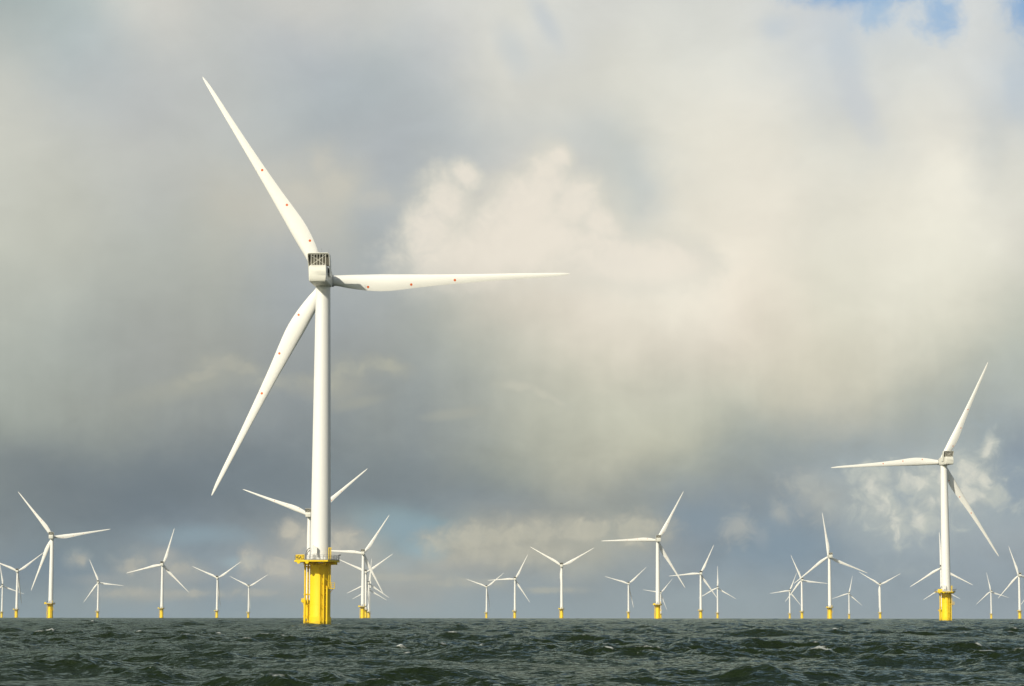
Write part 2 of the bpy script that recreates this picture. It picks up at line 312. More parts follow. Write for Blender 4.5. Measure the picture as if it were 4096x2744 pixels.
# ------------------------------------------------------------------ mesh helper
class MB:
    def __init__(s): s.v = []; s.f = []; s.m = []
    def add(s, vs, fs, mi=0):
        o = len(s.v); s.v += [tuple(p) for p in vs]; s.f += [tuple(i+o for i in f) for f in fs]; s.m += [mi]*len(fs)
    def box(s, a, b, mi=0, M=None):
        (x0, y0, z0), (x1, y1, z1) = a, b
        vs = [Vector(p) for p in ((x0,y0,z0),(x1,y0,z0),(x1,y1,z0),(x0,y1,z0),(x0,y0,z1),(x1,y0,z1),(x1,y1,z1),(x0,y1,z1))]
        if M is not None: vs = [M @ p for p in vs]
        s.add(vs, [(0,3,2,1),(4,5,6,7),(0,1,5,4),(1,2,6,5),(2,3,7,6),(3,0,4,7)], mi)
    def tube(s, p0, p1, r, n=10, mi=0, r1=None, caps=True):
        p0, p1 = Vector(p0), Vector(p1); d = (p1-p0).normalized(); r1 = r if r1 is None else r1
        a = d.orthogonal().normalized(); b = d.cross(a)
        ring = lambda p, q: [p + (a*math.cos(2*math.pi*i/n) + b*math.sin(2*math.pi*i/n))*q for i in range(n)]
        fs = [(i, (i+1) % n, n+(i+1) % n, n+i) for i in range(n)]
        if caps: fs += [tuple(range(n-1, -1, -1)), tuple(range(n, 2*n))]
        s.add(ring(p0, r)+ring(p1, r1), fs, mi)
    def path(s, pts, r, n=8, mi=0):
        for a, b in zip(pts[:-1], pts[1:]): s.tube(a, b, r, n, mi)
    def lathe(s, prof, n=64, mi=0, c=(0, 0)):
        vs = []
        for r, z in prof:
            vs += [(c[0]+r*math.cos(2*math.pi*i/n), c[1]+r*math.sin(2*math.pi*i/n), z) for i in range(n)]
        fs = []
        for k in range(len(prof)-1):
            fs += [(k*n+i, k*n+(i+1) % n, (k+1)*n+(i+1) % n, (k+1)*n+i) for i in range(n)]
        fs += [tuple(range(n-1, -1, -1)), tuple(range((len(prof)-1)*n, len(prof)*n))]
        s.add(vs, fs, mi)
    def loft(s, rings, mi=0, caps=True, flip=False):
        n = len(rings[0]); vs = [p for r in rings for p in r]; fs = []
        for k in range(len(rings)-1):
            fs += [(k*n+i, k*n+(i+1) % n, (k+1)*n+(i+1) % n, (k+1)*n+i) for i in range(n)]
        if caps: fs += [tuple(range(n-1, -1, -1)), tuple(range((len(rings)-1)*n, len(rings)*n))]
        if flip: fs = [f[::-1] for f in fs]
        s.add(vs, fs, mi)
    def prism(s, pts, z0, z1, mi=0):
        n = len(pts)
        s.add([(x, y, z0) for x, y in pts]+[(x, y, z1) for x, y in pts],
              [(i, (i+1) % n, n+(i+1) % n, n+i) for i in range(n)]+[tuple(range(n-1, -1, -1)), tuple(range(n, 2*n))], mi)
    def mesh(s, name, mats, smooth=35):
        me = bpy.data.meshes.new(name); me.from_pydata([tuple(p) for p in s.v], [], s.f)
        mats = mats if isinstance(mats, (list, tuple)) else [mats]
        for m in mats: me.materials.append(m)
        me.polygons.foreach_set('material_index', s.m)
        if smooth:
            me.polygons.foreach_set('use_smooth', [True]*len(me.polygons))
            me.set_sharp_from_angle(angle=R(smooth))
        me.update(); return me
    def build(s, name, mats, parent=None, smooth=35):
        o = bpy.data.objects.new(name, s.mesh(name, mats, smooth)); COL.objects.link(o)
        if parent: o.parent = parent
        return o
def rrect(w, h, r, y, zc, n=5, xc=0.0):
    pts = []
    for cx, cz, a0 in ((w/2-r, h/2-r, 0), (-w/2+r, h/2-r, 90), (-w/2+r, -h/2+r, 180), (w/2-r, -h/2+r, 270)):
        for i in range(n+1):
            a = R(a0+90*i/n); pts.append((xc+cx+r*math.cos(a), y, zc+cz+r*math.sin(a)))
    return pts

# ------------------------------------------------------------------ the turbine (z = 0 at mean sea level)
DECK = 14.75; TOPZ = 77.45; HUBZ = 1.98; OVER = 4.2
root = bpy.data.objects.new('wind_turbine', None); root.empty_display_size = 3; COL.objects.link(root)
# tower
m = MB()
prof = [(2.40, DECK), (2.40, DECK+.25), (2.32, DECK+.26)]
for k in range(1, 25):
    f = k/24; prof.append((2.32+(1.66-2.32)*f**1.15, DECK+.26+(TOPZ-DECK-.5)*f))
prof += [(1.70, TOPZ-.22), (1.70, TOPZ-.05)]
m.lathe(prof, 72)
tower = m.build('tower', M_WHITE, root)
# door hood with slanting top, stands on the deck against the tower
m = MB()
hz = DECK+.06
q = [(-1.55, 0), (-.55, 0), (-.55, 2.75), (-1.55, 3.25)]
vs = [(x, -3.15, hz+z) for x, z in q]+[(x, -1.8, hz+z+.15*(z > 0)) for x, z in q]
m.add(vs, [(0,1,2,3),(7,6,5,4),(0,4,5,1),(1,5,6,2),(2,6,7,3),(3,7,4,0)])
hood = m.build('door_hood', M_WHITE, tower, 20)
# foundation
m = MB()
m.lathe([(2.52, -6), (2.52, 1.95), (2.38, 2.05), (2.35, 2.1), (2.35, 13.6), (2.5, 13.75), (2.5, 14.2)], 72)
for z in (4.9, 9.3): m.lathe([(2.375, z-.05), (2.375, z+.05)], 72)
fnd = m.build('foundation', M_YEL, root)
# service pipes on the left, stand-offs to the foundation
def pipe(x, y, r, z0, z1, arms):
    m = MB(); m.tube((x, y, z0), (x, y, z1), r, 16)
    d = Vector((-x, -y, 0)).normalized()
    for z in arms: m.tube((x, y, z), Vector((x, y, z))+d*(math.hypot(x, y)-2.2), r*.62, 12); m.tube((x, y, z-.18), (x, y, z+.18), r+.09, 16)
    return m.build('service_pipe', M_YEL2, fnd)
pipe(-3.36, -.9, .22, -3, 13.9, (.95, 7.1, 13.4)); pipe(-2.82, .5, .21, -3, 13.9, (.9, 7.1, 13.1))
pipe(-3.62, -.3, .09, -2, 5.4, (2.2, 4.8))
m = MB(); m.box((-4.25, -.65, 5.35), (-3.5, .05, 5.75)); m.box((-4.0, -.5, 5.1), (-3.55, -.1, 5.35)); m.build('junction_box', M_YEL2, fnd)
m = MB(); m.tube((-.02, -2.75, -2), (-.02, -2.75, 14.2), .055, 8)
for z in (1, 4, 7, 10, 13): m.tube((-.02, -2.75, z), (-.02, -2.2, z), .05, 8)
m.build('cable_pipe', M_YEL2, fnd)
# boat landing, front right
nx, ny = .26, -.966; tx, ty = .966, .26
def bl(t, q, z): return (nx*q+tx*t, ny*q+ty*t, z)
def fender(t, r, z1):
    m = MB(); m.tube(bl(t, 3.5, -3), bl(t, 3.5, z1), r, 16)
    m.tube(bl(t, 3.5, z1), bl(t, 2.2, z1+.5), r*.8, 12)
    for z in (1.1, 4.3, 7.3): m.tube(bl(t, 3.5, z), bl(t*.9, 2.1, z), r*.7, 12)
    return m.build('fender_tube', M_YEL2, fnd)
fender(-.72, .17, 11.3); fender(.92, .22, 8.6)
m = MB()
m.tube(bl(.20, 3.35, -2), bl(.20, 3.35, 11.6), .14, 12)
m.tube(bl(-.30, 3.25, -2), bl(-.30, 3.25, 11.2), .055, 8)
for i in range(44): m.tube(bl(-.30, 3.25, -1+i*.285), bl(.20, 3.3, -1+i*.285), .028, 6)
for z in (1.6, 4.6, 6.4, 9.6): m.tube(bl(-.05, 3.25, z), bl(-.05, 2.2, z), .09, 8)
m.build('ladder', M_YEL2, fnd)
# rest platform with guard rail on the right
m = MB()
m.box((1.25, -2.9, 8.35), (3.45, -1.5, 8.5)); m.tube((2.3, -1.9, 8.35), (3.2, -2.2, 8.35), .06); m.tube((2.2, -1.2, 7.4), (3.1, -2.2, 8.35), .07)
for x, y in ((3.42, -2.87), (3.42, -2.2), (3.42, -1.53), (2.85, -2.87), (2.2, -2.87), (2.6, -1.53), (1.9, -2.87)):
    m.tube((x, y, 8.5), (x, y, 9.75), .035, 6)
for z in (8.9, 9.3, 9.75):
    m.tube((1.9, -2.87, z), (3.42, -2.87, z), .03, 6); m.tube((3.42, -2.87, z), (3.42, -1.53, z), .03, 6); m.tube((2.6, -1.53, z), (3.42, -1.53, z), .03, 6)
m.build('rest_platform', M_YEL2, fnd)
m = MB()                                     # upper ladder to the deck
for x in (2.08, 2.48): m.tube((x, -2.1, 8.5), (x, -2.1, DECK+2.9), .075, 8)
for i in range(20): m.tube((2.08, -2.1, 8.7+i*.3), (2.48, -2.1, 8.7+i*.3), .025, 6)
for z in (10.2, 12.6): m.tube((2.28, -2.1, z), (1.6, -1.5, z), .06, 8)
m.build('upper_ladder', M_YEL2, fnd)
# deck: an uneven polygon of grating framed in yellow steel
POLY = [(-5.45, -5.6), (-2.9, -6.8), (2.2, -6.7), (3.6, -4.8), (4.2, -2.2), (4.2, 2.0), (2.0, 4.0), (-2.6, 4.0), (-5.45, 2.4)]
m = MB(); m.prism(POLY, DECK-.38, DECK-.02)
for (x, y) in ((-4.45, -6.07), (-2.5, -6.8)):        # round lugs hanging below the fascia
    m.tube((x, y-.16, DECK-.42), (x+.02, y+.25, DECK-.42), .42, 20)
for a in range(8):                                    # cantilever brackets under the deck
    an = R(22+45*a); d = Vector((math.cos(an), math.sin(an), 0))
    m.box((2.3, -.09, DECK-.95), (4.0, .09, DECK-.381), 0, Matrix.Rotation(an, 4, 'Z'))
plat = m.build('platform', M_YEL, root, 25)
m = MB(); m.prism([(x*.985, y*.985) for x, y in POLY], DECK-.02+.004, DECK+.03); m.build('deck_grating', M_DARK, plat, 25)
# railing
m = MB()
for (x0, y0), (x1, y1) in zip(POLY, POLY[1:]+POLY[:1]):
    x0, y0, x1, y1 = [q*.985 for q in (x0, y0, x1, y1)]
    L = math.hypot(x1-x0, y1-y0); k = max(2, round(L/1.0))
    for i in range(k):
        f = i/k; x, y = x0+(x1-x0)*f, y0+(y1-y0)*f
        m.tube((x, y, DECK), (x, y, DECK+1.12), .04, 6)
    for z in (.12, .42, .77, 1.12): m.tube((x0, y0, DECK+z), (x1, y1, DECK+z), .032 if z > .2 else .06, 6)
m.build('railing', M_DARK, plat)
# board hung on the front left railing
def board(text):
    a, b = Vector((POLY[0][0], POLY[0][1], 0)), Vector((POLY[1][0], POLY[1][1], 0))
    d = (b-a).normalized(); nrm = Vector((d.y, -d.x, 0)); L = 2.25
    o = a + d*.38 + nrm*.02
    Mx = Matrix((( d.x, -nrm.x, 0, o.x), (d.y, -nrm.y, 0, o.y), (0, 0, 1, DECK+.08), (0, 0, 0, 1)))
    m = MB(); m.box((0, -.05, 0), (L, 0, 1.12), 0, Mx)
    for x in (0, .74, 1.48, 2.2): m.box((x, -.075, 0), (x+.05, -.052, 1.12), 0, Mx)
    if text:
        cu = bpy.data.curves.new('lettering', 'FONT'); cu.body = text; cu.size = 1.18; cu.extrude = .012
        cu.align_x = 'LEFT'; cu.offset = .028; cu.resolution_u = 3
        to = bpy.data.objects.new('lettering', cu); COL.objects.link(to)
        dg = bpy.context.evaluated_depsgraph_get(); me = to.evaluated_get(dg).to_mesh()
        xs = [p.co.x for p in me.vertices]; w = max(xs)-min(xs); sx = 2.05/w
        F = Mx @ Matrix.Translation((.1-min(xs)*sx, -.068, .13)) @ Matrix.Diagonal((sx, 1, 1, 1)) @ Matrix.Rotation(math.pi/2, 4, 'X')
        m.add([F @ p.co for p in me.vertices], [tuple(p.vertices) for p in me.polygons], 1)
        to.to_mesh_clear() if hasattr(to, 'to_mesh_clear') else None
        bpy.data.objects.remove(to); bpy.data.curves.remove(cu)
    return m
nb_text = board('HGA12'); nb_plain = board('').mesh('name_board', [M_YEL2, M_LETTER], 25)
nboard = nb_text.build('name_board', [M_YEL2, M_LETTER], plat, 25)
# things fixed on the deck
m = MB(); m.tube((2.15, -3.1, DECK), (2.15, -3.1, DECK+2.9), .13, 12); m.tube((2.15, -3.1, DECK+2.75), (2.75, -3.2, DECK+2.75), .09, 10)
m.tube((2.62, -3.2, DECK+.4), (2.62, -3.2, DECK+2.7), .06, 8); m.build('davit_crane', M_YEL2, plat)
for off, rr in ((0, 1.9), (.35, 1.35)):
    m = MB()
    pts = [(-2.35-.1-rr*math.sin(a)*.55-off*.1+.25, -1.5, DECK+.9+rr*math.cos(a)-.0) for a in [R(q) for q in range(0, 91, 15)]]
    m.path(pts+[(pts[-1][0], -1.5, DECK)], .085, 8)
    m.build('cable_hose', M_BLACK, plat)
m = MB()
for x in (-1.75, -1.15):
    m.tube((x, -3.55, DECK), (x+.25, -3.5, DECK+1.5), .045, 6); m.tube((x+.25, -3.5, DECK+1.5), (x+.6, -3.2, DECK+1.5), .045, 6); m.tube((x+.6, -3.2, DECK+1.5), (x+.75, -3.1, DECK), .045, 6)
for z in (.3, .6, .9, 1.2): m.box((-1.7, -3.6, DECK+z), (-1.0, -3.35, DECK+z+.04))
m.build('deck_steps', M_WHITE, plat)
for a_, b_q in (((-.4, -3.75, DECK+.02), (.05, -3.35, DECK+.62)), ((.3, -3.6, DECK+.02), (.8, -3.2, DECK+1.0)), ((-2.9, -2.9, DECK+.02), (-2.4, -2.5, DECK+1.1)), ((1.0, -3.75, DECK+.02), (1.35, -3.4, DECK+.7))):
    m = MB(); m.box(a_, b_q); m.build('equipment_box', M_WHITE, plat)
m = MB(); m.tube((4.1, -1.85, DECK+.9), (4.35, -1.95, DECK+1.25), .05, 8); m.tube((4.3, -1.95, DECK+1.2), (4.75, -2.05, DECK+1.2), .11, 10); m.build('navigation_lamp', M_BLACK, plat)

# nacelle (local origin: tower top centre, front = +Y)
def nacelle_body():
    m = MB(); W_, H_ = 4.0, 3.9; zc = 1.95
    rings = [rrect(3.9, 1.2, .2, -9.12, zc), rrect(3.92, 2.5, .3, -9.02, zc), rrect(3.94, 3.35, .35, -8.85, zc), rrect(3.96, 3.72, .38, -8.70, zc),
             rrect(4.0, 3.86, .40, -8.55, zc), rrect(W_, H_, .42, -8.3, zc), rrect(4.04, H_, .42, -3, zc), rrect(4.0, 3.9, .45, .6, zc),
             rrect(3.75, 3.75, .8, 1.9, zc+.05), rrect(3.3, 3.3, 1.2, 2.5, zc+.1)]
    m.loft(rings, flip=False)
    return m
nac = nacelle_body().build('nacelle', M_NAC, root, 32); nac.location = (0, 0, TOPZ)
m = MB()                                     # collar that carries the coolers: one bent panel over top and sides
path = [(-2.38, 1.75), (-2.42, 3.2), (-2.5, 5.2), (-2.5, 6.25)]
for i in range(1, 7):
    a = R(180-15*i); path.append((-2.05+.45*math.cos(a), 6.3+.45*math.sin(a)))
path += [(-x, z) for x, z in path[::-1]]
def yr(z): return -8.25+max(0, (6.75-z))*.50 if z > 3.8 else -6.8+(3.8-z)*.35
def yf(z): return -6.0+max(0, (6.75-z))*.62
T = .13; cx, cz = 0, 4.0
outer = path; inner = []
for i, (x, z) in enumerate(path):
    a = path[max(i-1, 0)]; b = path[min(i+1, len(path)-1)]
    dx, dz = b[0]-a[0], b[1]-a[1]; L = math.hypot(dx, dz); inner.append((x+dz/L*T, z-dx/L*T))
rings = []
for (ox, oz), (ix, iz) in zip(outer, inner):
    rings.append([(ox, yr(oz), oz), (ox, yf(oz), oz), (ix, yf(oz), iz), (ix, yr(oz), iz)])
m.loft(rings, flip=True)
m.build('cooler_frame', M_NAC, nac, 40)
m = MB(); m.box((-2.33, -7.0, 3.85), (2.33, -6.6, 6.55)); m.build('radiator', M_RAD, nac)
m = MB()
for i in range(6):
    x = -1.62+i*.66; m.tube((x, -7.9, 3.8), (x, -7.9, 6.58), .055, 8)
m.tube((-1.6, -7.85, 4.0), (1.55, -7.85, 6.2), .04, 6); m.tube((-1.5, -7.8, 6.1), (1.6, -7.8, 4.05), .035, 6)
for x in (-1.62, 1.68): m.tube((x, -7.9, 4.3), (x, -7.0, 4.3), .05, 6); m.tube((x, -7.9, 6.1), (x, -7.0, 6.1), .05, 6)
m.box((-2.3, -7.95, 6.42), (2.3, -7.75, 6.56), 0)
m.build('cooler_strut', M_NAC, nac)
m = MB()                                     # slot and seams of the rear hatch, set proud of the shell
m.box((-1.45, -8.86, 3.56), (1.45, -8.80, 3.64))
m.build('hatch_slot', M_BLACK, nac)
m = MB(); m.box((2.03, -6.6, 2.4), (2.2, -5.4, 3.4)); m.build('dark_gap', M_BLACK, nac)  # black block standing for the dark gap between shell and cooler frame
for a_, b_q in (((-1.3, -8.0, -.05), (1.1, -6.2, .01)), ((-1.2, -5.6, -.05), (1.2, -3.0, .01))):
    m = MB(); m.box(a_, b_q); m.build('floor_hatch', M_NAC, nac)
for x, h in ((-.35, .85), (.68, 1.0), (2.3, .75)):
    m = MB(); m.tube((x, -7.6, 6.7), (x, -7.6, 6.74+h), .03, 6)
    if h == 1.0: m.tube((x, -7.6, 7.5), (x, -7.6, 7.78), .055, 6)
    m.build('weather_mast', M_DARK, nac)
m = MB(); m.tube((.1, -7.6, 6.7), (.1, -7.6, 6.95), .11, 8); m.build('aviation_lamp', M_WHITE, nac)
# hub with spinner (origin at rotor centre, shaft along +Y)
hub_local = MB()
rings = []
for y, r in ((-1.75, 1.25), (-1.7, 1.55), (-1.3, 1.72), (-.4, 1.82), (.5, 1.80), (1.3, 1.55), (1.9, 1.1), (2.25, .6), (2.38, .15)):
    rings.append([(r*math.cos(2*math.pi*i/40), y, r*math.sin(2*math.pi*i/40)) for i in range(40)])
hub_local.loft(rings, flip=True)
hub = hub_local.build('hub', M_WHITE, root)
# blade: span along +Z, trailing edge +X, shaft +Y
TAB = [(1.2, 1.2, 1.2, 1.0), (2.3, 1.22, 1.22, 1.0), (3.4, 1.24, 1.42, .86), (4.9, 1.27, 1.80, .68), (7.0, 1.27, 2.2, .50), (9.25, 1.25, 2.52, .38), (11, 1.24, 2.70, .33),
       (12.8, 1.22, 2.79, .30), (14.5, 1.17, 2.77, .28), (15.8, 1.12, 2.68, .265), (17.8, 1.06, 2.5, .25), (19.9, 1.0, 2.28, .24), (24, .87, 1.89, .22), (30, .75, 1.45, .20),
       (37.6, .66, 1.01, .185), (45.8, .60, .63, .17), (49, .57, .52, .165), (51.3, .54, .40, .16), (53.2, .50, .27, .16), (54.6, .45, .10, .16), (55.5, .38, -.06, .16), (55.9, .27, -.16, .16)]
m = MB(); rings = []; NS = 36
for (r, le, te, th) in TAB:
    c = le+te; bl_ = min(1, max(0, (r-2.3)/7.0)); bl_ = bl_*bl_*(3-2*bl_)
    tw = R(13)*max(0, 1-r/42)**1.3 * min(1, max(0, (r-1.5)/5)); ring = []
    yb = 2.0*(max(0, r-8)/48)**2
    for i in range(NS):
        a = 2*math.pi*i/NS; xc = .5-.5*math.cos(a)        # 0 at LE, 1 at TE
        ys = 1 if a < math.pi else -1
        naca = 5*(.2969*math.sqrt(max(xc, 0))-.126*xc-.3516*xc**2+.2843*xc**3-.1036*xc**4)*th
        camber = .045*(1-(2*xc-1)**2)
        af = -(ys*naca*(1.0 if ys > 0 else .8)+camber) if True else 0
        circ = -math.sin(a)*.5*th
        y = (circ*(1-bl_)+af*bl_)*c; x = -le+xc*c
        ring.append((x*math.cos(tw)+y*math.sin(tw), -x*math.sin(tw)+y*math.cos(tw)+yb, r*1.012))
    rings.append(ring)
m.loft(rings, flip=False)
blade_me = m.mesh('blade', M_BLADE, 50)
# outward normals whatever the winding
import bmesh
def fixn(me):
    b = bmesh.new(); b.from_mesh(me); bmesh.ops.recalc_face_normals(b, faces=b.faces); b.to_mesh(me); b.free(); me.update()
m = MB(); m.lathe([(1.24, 1.35), (1.42, 1.45), (1.42, 1.75), (1.26, 1.82)], 40); collar_me = m.mesh('root_collar', M_DARK)
blades = []
for k in range(3):
    o = bpy.data.objects.new('blade', blade_me); COL.objects.link(o); o.parent = root
    c = bpy.data.objects.new('root_collar', collar_me); COL.objects.link(c); c.parent = o
    blades.append(o)
for me in bpy.data.meshes: fixn(me)

# ------------------------------------------------------------------ place the turbines
def ray(px, py):
    x, y = (px-2048)/FPX, (1372-py)/FPX
    q = camo.matrix_world.to_3x3() @ Vector((x, y, -1)); return q.normalized()
def kids(o): return [c for c in bpy.data.objects if c.parent == o]
protos = [(p, kids(p)) for p in kids(root)]
MINOR = {'service_pipe', 'junction_box', 'cable_pipe', 'fender_tube', 'ladder', 'upper_ladder', 'rest_platform'}
def pose(rt, parts, yaw, phase):
    """yaw: azimuth the rotor faces; phase: blade angle counter-clockwise from the right, seen from behind"""
    N = Matrix.Translation((0, 0, TOPZ)) @ Matrix.Rotation(-yaw, 4, 'Z')
    H = N @ Matrix.Translation((0, OVER, HUBZ)) @ Matrix.Rotation(R(4), 4, 'X')
    k = 0
    for p in parts:
        base = p.name.split('.')[0]
        if base == 'nacelle': p.matrix_local = N
        elif base == 'hub': p.matrix_local = H
        elif base == 'blade':
            p.matrix_local = H @ Matrix.Rotation(R(90-(phase+120*k)), 4, 'Y'); k += 1
GROUP = 'white offshore wind turbines standing in the sea'
def turbine(tx, hy, phase, yaw, label, first=False):
    d = ray(tx, hy); hor = math.hypot(d.x, d.y); el = d.z/hor
    Dh = 2000.0
    for _ in range(30): Dh = ((TOPZ+HUBZ) - Dh*Dh/(2*REARTH) - CAM_H)/el
    Dt = Dh - OVER
    if first: rt, parts = root, [p for p, _ in protos]
    else:
        rt = root.copy(); COL.objects.link(rt); parts = []
        for p, ch in protos:
            c = p.copy(); COL.objects.link(c); c.parent = rt; parts.append(c)
            for g in ch:
                if Dt > 3300 and g.name.split('.')[0] not in ('cooler_frame', 'radiator', 'root_collar', 'service_pipe', 'fender_tube', 'railing', 'name_board', 'door_hood'): continue
                q = g.copy(); COL.objects.link(q); q.parent = c
                if g.name.split('.')[0] == 'name_board': q.data = nb_plain
    rt.location = (d.x/hor*Dt, d.y/hor*Dt, -Dt*Dt/(2*REARTH))
    pose(rt, parts, yaw, phase)
    rt['label'] = label; rt['category'] = 'wind turbine'; rt['group'] = GROUP
    return rt, Dt
A = lambda px: math.atan2(px-2048, FPX)
TURB = [
 # tower x, hub y, phase, yaw relative to the line of sight (deg), label
 (1293.0,1124, 1.1,  8.5, 'largest wind turbine in front, orange dots on its blades, HGA12 board on its yellow base'),
 (3775.0,1848, 63.3,-19, 'second largest white wind turbine, near the right edge, left blade almost level'),
 (1238.8,2061.3,39,  8, 'wind turbine directly behind the largest tower, its nacelle peeking out left of it'),
 (208.9,2148.7, 7.9, 9, 'largest wind turbine of the left edge group, one blade pointing almost level to the right'),
 (2630.5,2160.4,61, -8, 'mid sized wind turbine right of centre, level left blade, tiny turbine half behind its tower'),
 (1453.0,2213.3,56,  4, 'front wind turbine of the overlapping cluster just right of the largest tower'),
 (3317.0,2226.0,97.8,-15, 'mid sized wind turbine with upright blade, first large one left of the second largest'),
 (650.3,2258.4,72.9, 8, 'lone wind turbine between left edge and largest one, upper blade leaning slightly right'),
 (2246.8,2263.6,28.8, 3, 'mid sized wind turbine near the middle, Y of blades, lower blade beside its own tower'),
 (3764.5,2272.0,91.5,-6, 'wind turbine behind the second largest tower, its upright blade running along that tower'),
 (70.4,2285.5,36.8,  8, 'wind turbine near the left edge, right blade passing behind the larger neighbour\'s blade'),
 (1463.8,2289.6,34.6, 5, 'second wind turbine of the overlapping cluster, Y shaped blades either side of the front tower'),
 (2802.5,2294.4,64.5,-5, 'wind turbine whose left blade is crossed by the drooping blade of a larger one'),
 (4076.0,2301.5,108,-14, 'wind turbine cut by the right edge, its right blade out of frame'),
 (870.0,2312.6,35.4, 8, 'taller of the two Y shaped small wind turbines left of the largest tower'),
 (2060.0,2316.6,62.3, 2, 'small wind turbine, level left blade crossed by the blade of the Y shaped one beside'),
 (3207.0,2320.8,112.8,-8, 'small wind turbine onto whose hub the lower left blade of the larger turbine falls'),
 (393.6,2330.0,112.5, 9, 'small wind turbine left of the lone one, right blade sloping slightly down'),
 (1475.4,2333.0,84, 6, 'third wind turbine of the overlapping cluster, one blade pointing straight up'),
 (2513.9,2335.3,42.5,-3, 'small Y shaped wind turbine just left of the mid sized one right of centre'),
 (3519.5,2339.0,27.8,-6, 'small Y shaped wind turbine next left of the second largest, lower blade over its tower'),
 (10.3,2343.0,98.6,  8, 'small wind turbine at the very left edge with its left blade cut by the frame'),
 (995.5,2346.0,32.3, 7, 'shorter of the two Y shaped small wind turbines left of the largest tower'),
 (1946.5,2347.7,39,  3, 'small Y shaped wind turbine, first one right of the overlapping cluster'),
 (2870.0,2351.0,89,-4, 'small wind turbine with one blade straight up, right of the pair with crossing blades'),
 (4137.0,2349.0,113,-8, 'wind turbine standing just outside the right edge, only a blade tip in view'),
 (3766.5,2355.1,91.3,-6, 'wind turbine behind the second largest, only two lower blades showing beside its yellow base'),
 (1479.0,2359.0,88,  5, 'rearmost wind turbine of the overlapping cluster, its two lower blades nearest the sea'),
 (3158.5,2363.2,67.6,-5, 'small wind turbine with almost level left blade, just left of one touched by larger blade'),
 (3963.6,2365.9,101.5,-13, 'small wind turbine between the second largest one and the right edge'),
 (2643.0,2371.4,50, -4, 'small wind turbine half hidden behind the tower of the mid sized one right of centre'),
 (3395.7,2374.0,77.4,-6, 'tiny wind turbine between the upright bladed one and the Y shaped one at right'),
]
for i, (tx_, hy_, ph, rel, lab) in enumerate(TURB):
    o, Dt = turbine(tx_, hy_, ph, A(tx_)+R(rel), lab, i == 0)
    print('turbine', i, round(Dt), round(o.location.x), [round(q, 1) for q in o.location])

# ------------------------------------------------------------------ the sea: real waves, finer near the camera
rng = np.random.default_rng(11)
half = R(15.0)
NF = 1150
th_f = np.linspace(-half, half, NF)
th_c = np.linspace(half, 2*math.pi-half, 110)[1:-1]
th = np.concatenate([th_f, th_c]).astype(np.float64)
r_in = np.arange(1.0, 45.0, .5)
k_ = .0016
nr = int(math.log(9500/45.0)/k_)+1
r_out = 45.0*np.exp(k_*np.arange(nr))
rr = np.concatenate([r_in, r_out]); NR, NT = len(rr), len(th)
sth, cth = np.sin(th), np.cos(th)
X0 = np.outer(rr, sth).astype(np.float32); Y0 = np.outer(rr, cth).astype(np.float32)
dr = np.gradient(rr); dth = np.where(np.arange(NT) < NF, half*2/(NF-1), R(3))
sampl = np.maximum(dr[:, None], rr[:, None]*dth[None, :]).astype(np.float32)
dX = np.zeros_like(X0); dY = np.zeros_like(X0); Z = np.zeros_like(X0); JJ = np.zeros_like(X0)
# gusts: patches of rougher and smoother water
gust = np.zeros_like(X0)
for L in (140, 95, 70, 48, 33, 24, 17, 13):
    a_d = rng.random()*2*math.pi; k = 2*math.pi/L
    gust += np.cos((X0*np.float32(k*math.sin(a_d))+Y0*np.float32(k*math.cos(a_d))*.7+rng.random()*6.28)).astype(np.float32)*.19
gust = np.clip(1+gust, .35, 1.8)
NW = 170
lam = 30*np.exp(-np.log(30/.34)*((np.arange(NW)+rng.random(NW))/NW))
wdir = R(188)                                # waves run towards the camera, a little to the left
oct_ = math.log2(30/.34)/NW
for L in lam:
    k = 2*math.pi/L
    spread = R(34) if L > 6 else R(48)
    a_d = wdir + rng.normal()*spread
    s_oct = (.12 if L < 1.8 else .104 if L < 9 else .085)*(1.0 if L < 17 else (30-L)/13*.9+.1)          # slope rms of one octave
    amp = s_oct*math.sqrt(2*oct_)/k
    kx, ky = k*math.sin(a_d), k*math.cos(a_d)
    ph = rng.random()*2*math.pi
    # group the waves in sets by a slow phase wobble
    fade = np.clip((L/sampl-1.3)/1.5, 0, 1).astype(np.float32)
    hit = fade.max(axis=1) > 0; n_ = int(np.nonzero(hit)[0].max())+1
    sl = slice(0, n_)
    arg = ((kx*X0[sl]+ky*Y0[sl]+ph) % (2*math.pi)).astype(np.float32)
    s_, c_ = np.sin(arg), np.cos(arg); f_ = fade[sl]*np.float32(amp)
    if L < 7: f_ = f_*gust[sl]
    Z[sl] += f_*c_; ch = 1.05
    dX[sl] -= f_*s_*np.float32(ch*kx/k); dY[sl] -= f_*s_*np.float32(ch*ky/k)
    if L > 1.2: JJ[sl] += f_*c_*np.float32(k)
XX = X0+dX; YY = Y0+dY; ZZ = Z - (X0*X0+Y0*Y0)/np.float32(2*REARTH)
print('sea rms', Z[(rr > 60) & (rr < 300)].std(), 'J', JJ[(rr > 60) & (rr < 300)].std(), NR*NT)
co = np.stack([XX, YY, ZZ], -1).reshape(-1, 3)
i = np.arange(NR-1)[:, None]*NT; j = np.arange(NT)[None, :]; j2 = (np.arange(NT)+1) % NT
a = (i+j).ravel(); b_i = (i+j2[None, :]).ravel(); c_i = (i+NT+j2[None, :]).ravel(); d_i = (i+NT+j).ravel()
quads = np.stack([a, b_i, c_i, d_i], -1).astype(np.int32)
me = bpy.data.meshes.new('sea'); nv, nq = len(co), len(quads)
me.vertices.add(nv); me.vertices.foreach_set('co', co.ravel())
me.loops.add(nq*4); me.loops.foreach_set('vertex_index', quads.ravel())
me.polygons.add(nq); me.polygons.foreach_set('loop_start', np.arange(nq, dtype=np.int32)*4)
